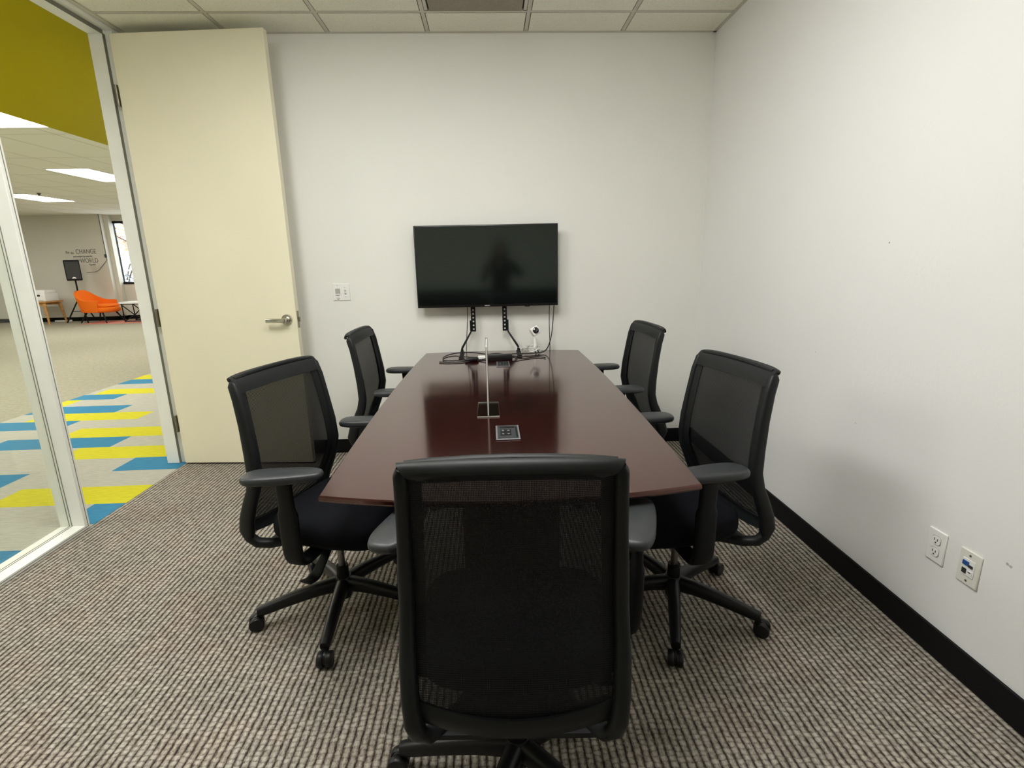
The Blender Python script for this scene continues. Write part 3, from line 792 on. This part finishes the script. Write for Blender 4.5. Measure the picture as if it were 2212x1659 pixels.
def make_chair(name, label):
    t = thing(name, label, 'chair', group='black mesh office chairs around the conference table')
    # back frame: rails, top corners, lip, cross bars
    P = [(-w, y, z) for y, z, w in PROF]+[(-.209, -.196, .970), (-.199, -.199, .979), (-.15, -.200, .984), (-.07, -.200, .988), (0, -.200, .989)]
    half = []
    for i in range(19):
        if i < 2: half.append((.020, .012))
        elif i < 5: half.append((.018, .016))
        elif i < 8: half.append((.018, .028-.002*(i-5)))
        elif i < 11: half.append((.0165, .022-.001*(i-8)))
        elif i < 13: half.append((.014, .018))
        elif i < 14: half.append((.013, .017))
        else: half.append((.008, .009))
    axes = []
    for i in range(19):
        axes.append(Vector((1, 0, 0)) if i < 14 else Vector((1, 0, 0)).lerp(Vector((0, -.25, 1)), min(1, (i-13)/2.6)))
    bm = BM()
    sweep(bm, P, half, axes, seg=16)
    sweep(bm, [(-x, y, z) for x, y, z in P], half, [Vector((-a.x, a.y, a.z)) for a in axes], seg=16)
    lip = [(-.168, .935), (-.176, .958), (-.188, .978), (-.201, .990), (-.214, .994), (-.226, .990), (-.234, .980), (-.236, .972)]
    def lipf(u, v):
        k = v*(len(lip)-1); i = min(int(k), len(lip)-2); f = k-i
        y = lip[i][0]+(lip[i+1][0]-lip[i][0])*f; z = lip[i][1]+(lip[i+1][1]-lip[i][1])*f
        uu = (u-.5)*2; sl = (1-v)*.082; q = max(0, .048-sl); ins = .048-math.sqrt(max(0, .002304-q*q))
        return Vector((uu*(.2155-ins), y+.012*v*abs(uu)**6, z+.006*(1-abs(uu)**2.5)-.005-.010*v*v*abs(uu)**8))
    gridsurf(bm, lipf, 32, 14, .007)
    # rim that carries the lower edge of the mesh, sagging towards the middle, and the foot plate under the seat
    def rimf(u, v):
        uu = (u-.5)*2; z = .462-.034*(1-uu*uu)-.052*v; y, w = prof_at(max(z, .42))
        return Vector((uu*(w-.006), y-.016*(1-uu*uu)-.004*math.sin(PI*v)+.010*v, z))
    gridsurf(bm, rimf, 20, 6, .009)
    def footf(u, v):
        uu = (u-.5)*2; return Vector((uu*(.185-.075*v), -.196+.12*v, .352-.006*v))
    gridsurf(bm, footf, 12, 4, .012)
    bf = obj('back_frame', bm, 'chairframe', t, ang=50)
    # mesh
    def meshf(u, v):
        uu = (u-.5)*2; z0 = .458-.034*(1-uu*uu); z = z0+(.975-z0)*v
        y, w = prof_at(z); sag = .030*math.sin(PI*min(1, v*1.02))*.8+.006
        return Vector((uu*(w-.004), y-sag*(1-uu*uu)*(1-v**6), z))
    bm = BM(); gridsurf(bm, meshf, 20, 34); obj('mesh_back', bm, 'mesh', t, ang=80)
    # inner dark border of the mesh, seen as a wide band from the front
    def band(s):
        def f(u, v):
            z = .50+(.965-.50)*v; y, w = prof_at(z)
            return Vector((s*(w-.006-.034*u), y+.012-.010*u, z))
        return f
    bm = BM(); gridsurf(bm, band(-1), 3, 20, .003); gridsurf(bm, band(1), 3, 20, .003)
    def tband(u, v):
        uu = (u-.5)*2; z = .982-.035*v; y, w = prof_at(z); return Vector((uu*(w-.03), y+.006, z))
    gridsurf(bm, tband, 12, 3, .003); obj('mesh_border', bm, 'chairframe', t, ang=80)
    # seat
    def so(s): return [(x, y*(1 if y > 0 else .95)) for x, y in superell(.245*s, .222*s, 3.6, 44, 0, .062)]
    bm = BM(); pillow(bm, so, [(.90, .405), (.97, .412), (1, .430), (1, .452), (.985, .470), (.94, .482), (.80, .489), (.5, .491), (.2, .490)])
    for v in bm.verts:
        if v.co.y > .16: v.co.z -= (v.co.y-.16)**2*2.2
    obj('seat', bm, 'seat', t, ang=60)
    bm = BM(); pillow(bm, lambda s: superell(.215*s, .190*s, 3.6, 36, 0, .060), [(.90, .386), (1, .394), (1, .406)]); obj('seat_pan', bm, 'black', t)
    # mechanism and lever
    bm = BM(); bx(bm, -.075, .075, -.15, .12, .335, .388, bev=.012); obj('tilt_mechanism', bm, 'black', t)
    bm = BM(); sweep(bm, smooth([(.06, .05, .358), (.13, .05, .340), (.175, .045, .300), (.21, .04, .272), (.25, .035, .276)], 4), [(.012+.0009*k_, .004) for k_ in range(17)], (0, 1, 0)); obj('lever', bm, 'black', t)
    # arms
    for s in (-1, 1):
        pth = smooth([(s*.10, .0, .372), (s*.20, .0, .366), (s*.262, .0, .368), (s*.290, .0, .395), (s*.297, .0, .45), (s*.298, .0, .56), (s*.296, -.004, .63), (s*.293, -.006, .680)], 4)
        n = len(pth)
        secs = [(.026+.010*min(1, k/(n*.45)) if k < n*.72 else .030, .011 if k < n*.35 else (.016 if k < n*.72 else .012)) for k in range(n)]
        bm = BM(); sweep(bm, pth, secs, (0, 1, 0), seg=14); a = obj('armrest', bm, 'black', t, ang=50)
        def po(q):
            return [(s*.293+x*(1-.16*(y/.13)), -.006+y) for x, y in superell(.047*q, .128*q, 3.0, 36, 0, 0)]
        bm = BM(); pillow(bm, po, [(.88, .677), (.97, .680), (1, .686), (1, .693), (.97, .700), (.90, .7035), (.4, .7045)]); obj('arm_pad', bm, 'pad', a, ang=50)
    # base
    bm = BM(); cyl(bm, (0, 0, .12), (0, 0, .185), .025, .023, seg=18); obj('gas_lift_sleeve', bm, 'black', t)
    bm = BM(); cyl(bm, (0, 0, .185), (0, 0, .34), .0135, seg=16); obj('gas_lift_rod', bm, 'gas', t)
    bm = BM(); lathe(bm, [(.026, .045), (.030, .055), (.034, .075), (.036, .125), (.030, .137), (.0, .139)], 24); obj('hub', bm, 'caster', t)
    leg0 = None
    for k in range(5):
        if leg0 is None:
            pth = smooth([(.022, 0, .105), (.10, 0, .103), (.20, 0, .090), (.29, 0, .074), (.318, 0, .070)], 4); n = len(pth)
            secs = [(.026-.010*i/(n-1), .031-.014*i/(n-1)) for i in range(n)]
            bm = BM(); sweep(bm, pth, secs, (0, 1, 0), seg=14, n=2.6); lg = leg0 = obj('leg', bm, 'caster', t, ang=50)
            bm = BM(); cyl(bm, (.312, 0, .066), (.312, 0, .045), .010, seg=12)
            for sy in (-1, 1):
                Tm = Matrix.Translation((.326, sy*.015, .0275)) @ Matrix.Rotation(PI/2, 4, 'X')
                lathe(bm, [(.016, -.0105), (.025, -.010), (.0275, -.006), (.0275, .006), (.025, .010), (.016, .0105)], 24, Tm)
            Th = Matrix.Translation((.322, 0, .030)) @ Matrix.Rotation(PI/2, 4, 'X')
            lathe(bm, [(.018, -.004), (.0245, -.004), (.0245, .004), (.018, .004)], 20, Th)
            bx(bm, .300, .322, -.006, .006, .030, .056)
            cs = obj('caster', bm, 'caster', lg)
        else:
            lg = leg0.copy(); COL.objects.link(lg); lg.parent = t
            c2 = cs.copy(); COL.objects.link(c2); c2.parent = lg
        lg.rotation_euler = (0, 0, 2*PI*k/5)
    return t

def dup(root, label):
    r = root.copy(); COL.objects.link(r); r['label'] = label
    for ch in list(root.children):
        c_ = ch.copy(); COL.objects.link(c_); c_.parent = r
        for g_ in list(ch.children):
            d_ = g_.copy(); COL.objects.link(d_); d_.parent = c_
    return r

def place(ch, x, y, face, base, pads=((0, 0, 0), (0, 0, 0))):
    """face: direction the sitter looks, base: bearing of one leg (degrees, world)"""
    ch.location = (x, y, 0); ch.rotation_euler = (0, 0, math.radians(face-90))
    legs = [o for o in ch.children if o.name.split('.')[0] == 'leg']
    for k, lg in enumerate(legs): lg.rotation_euler = (0, 0, math.radians(base+72*k-(face-90)))
    arms = [o for o in ch.children if o.name.split('.')[0] == 'armrest']
    for a, s, (ang_, dx_, dy_) in zip(arms, (-1, 1), pads):
        p = a.children[0]; pv = Matrix.Translation((s*.293, -.006, 0))
        Mx = pv @ rot(math.radians(ang_)) @ pv.inverted()
        a.location = (dx_, dy_, 0); p.location = Mx.translation; p.rotation_euler = (0, 0, math.radians(ang_))

CH0 = make_chair('office_chair', 'black mesh office chair at the near table end seen from behind')
spec = [
    (None, .039, 1.101, 87.5, 173, ((-13, .004, .115), (-19, .026, .105))),
    ('black mesh office chair beside the open door turned toward the near corner of the table', -.620, 1.857, -19, 57, ((16, 0, .0), (22, 0, .042))),
    ('black mesh office chair on the outlet wall side close to the near table corner', .690, 1.766, 190, 36.5, ((0, 0, .078), (-6, 0, .01))),
    ('black mesh office chair below the switch plate at the far door side of the table', -.545, 2.93, -2, 20, ((0, 0, .0), (0, 0, .07))),
    ('black mesh office chair tucked in near the far corner by the right wall', .690, 2.85, 184, 10, ((0, 0, .06), (0, 0, .0)))]
for lab, x, y, f_, b_, pd in spec:
    place(CH0 if lab is None else dup(CH0, lab), x, y, f_, b_, pd)

# ------------------------------------------------------------------ photographer, behind the camera (reflected in the television)
def skin_body(name, nodes, edges, m, parent, levels=2, rootn=0):
    me = bpy.data.meshes.new(name); me.from_pydata([n[0] for n in nodes], edges, []); me.materials.append(M[m])
    o = bpy.data.objects.new(name, me); COL.objects.link(o); o.parent = parent
    md = o.modifiers.new('skin', 'SKIN'); md.use_smooth_shade = True
    for v, n in zip(me.skin_vertices[0].data, nodes): v.radius = (n[1], n[2] if len(n) > 2 else n[1]); v.use_root = False
    me.skin_vertices[0].data[rootn].use_root = True
    sb = o.modifiers.new('sub', 'SUBSURF'); sb.levels = levels; sb.render_levels = levels
    return o
p = thing('person', 'person in black clothes with long dark hair holding up a phone, reflected in the television', 'person', (.085, -.42, 0))
N = [((0, 0, .86), .15, .11), ((0, 0, 1.02), .135, .10), ((0, .0, 1.20), .16, .11), ((0, 0, 1.33), .13, .085), ((0, .01, 1.40), .05), ((0, .03, 1.47), .075, .085), ((0, .03, 1.55), .078, .09),
     ((-.17, 0, 1.31), .055), ((-.25, .10, 1.08), .042), ((-.19, .32, 1.22), .032), ((-.17, .36, 1.26), .030),
     ((.17, 0, 1.31), .055), ((.31, .10, 1.16), .042), ((.03, .32, 1.235), .032), ((.0, .36, 1.27), .030),
     ((-.09, 0, .78), .09), ((-.10, .02, .46), .062), ((-.10, 0, .09), .042), ((-.11, .12, .035), .035),
     ((.09, 0, .78), .09), ((.10, .02, .46), .062), ((.10, 0, .09), .042), ((.11, .12, .035), .035)]
Eg = [(0, 1), (1, 2), (2, 3), (3, 4), (4, 5), (5, 6), (3, 7), (7, 8), (8, 9), (9, 10), (3, 11), (11, 12), (12, 13), (13, 14), (0, 15), (15, 16), (16, 17), (17, 18), (0, 19), (19, 20), (20, 21), (21, 22)]
skin_body('body', N, Eg, 'cloth', p)
bm = BM(); pillow(bm, lambda s: superell(.105*s, .105*s, 2.4, 24, 0, -.005), [(.9, 1.20), (1.0, 1.28), (1.05, 1.40), (1.02, 1.50), (.88, 1.58), (.55, 1.625), (.1, 1.635)])
for v in bm.verts:
    if v.co.y > .03: v.co.y = .03+(v.co.y-.03)*(.25 if v.co.z < 1.56 else .8)
obj('hair', bm, 'hair', p, ang=70)
bm = BM(); pillow(bm, lambda s: superell(.066*s, .04*s, 2.2, 20, 0, .085), [(.45, 1.425), (.8, 1.45), (1, 1.50), (.95, 1.56), (.6, 1.59)]); bx(bm, -.010, .010, .118, .142, 1.49, 1.525, bev=.004); obj('face', bm, 'skin', p, ang=70)
for s, hx, hz in ((-1, -.165, 1.27), (1, .0, 1.28)):
    nd = [((hx, .36, hz), .022, .014), ((hx-s*.005, .39, hz+.015), .026, .012)]; eg = [(0, 1)]
    for k, (dx, ln) in enumerate(((-.020, .055), (-.007, .065), (.007, .062), (.020, .048))):
        b_ = len(nd); nd += [((hx+dx, .40, hz+.030), .008), ((hx+dx, .405, hz+.030+ln*.5), .008), ((hx+dx-s*.006, .402, hz+.030+ln*.9), .007)]; eg += [(1, b_), (b_, b_+1), (b_+1, b_+2)]
    b_ = len(nd); nd += [((hx-s*.030, .385, hz+.018), .009), ((hx-s*.040, .395, hz+.045), .008)]; eg += [(0, b_), (b_, b_+1)]
    skin_body('hand', nd, eg, 'skin', p, 1)

t = thing('phone', 'black phone held up by the photographer behind the camera', 'phone', (0, -.030, 1.345))
bm = BM(); bx(bm, -.078, .078, -.008, 0, -.037, .037, bev=.004); obj('case', bm, 'tvbody', t)

# ------------------------------------------------------------------ world, camera, view
w = bpy.data.worlds.new('World'); sc.world = w; w.use_nodes = True
bgn = w.node_tree.nodes['Background']; bgn.inputs['Color'].default_value = (.86, .92, 1.0, 1); bgn.inputs['Strength'].default_value = 5.0

f_, pitch, yaw, roll, h = 1110.82, .2342, .0396, -.0209, 1.3469
cp, sp, cy, sy = math.cos(pitch), math.sin(pitch), math.cos(yaw), math.sin(yaw)
fw = Vector((sy*cp, cy*cp, -sp)); r0 = Vector((cy, -sy, 0)); u0 = r0.cross(fw)
rr = r0*math.cos(roll)+u0*math.sin(roll); uu = -r0*math.sin(roll)+u0*math.cos(roll)
cam = bpy.data.cameras.new('camera'); co = bpy.data.objects.new('camera', cam); COL.objects.link(co)
cam.sensor_width = 36; cam.sensor_fit = 'HORIZONTAL'; cam.lens = f_/2212*36; cam.clip_start = .04; cam.clip_end = 200
mw = Matrix((rr, uu, -fw)).transposed().to_4x4(); mw.translation = (0, 0, h); co.matrix_world = mw
sc.camera = co
sc.view_settings.view_transform = 'Standard'; sc.view_settings.look = 'None'
sc.view_settings.gamma = 1; sc.view_settings.use_curve_mapping = False
sc.view_settings.exposure = 0.0
sc.cycles.max_bounces = 10; sc.cycles.diffuse_bounces = 6; sc.cycles.transparent_max_bounces = 16
sc.cycles.use_denoising = True
sc.cycles.sample_clamp_indirect = 8
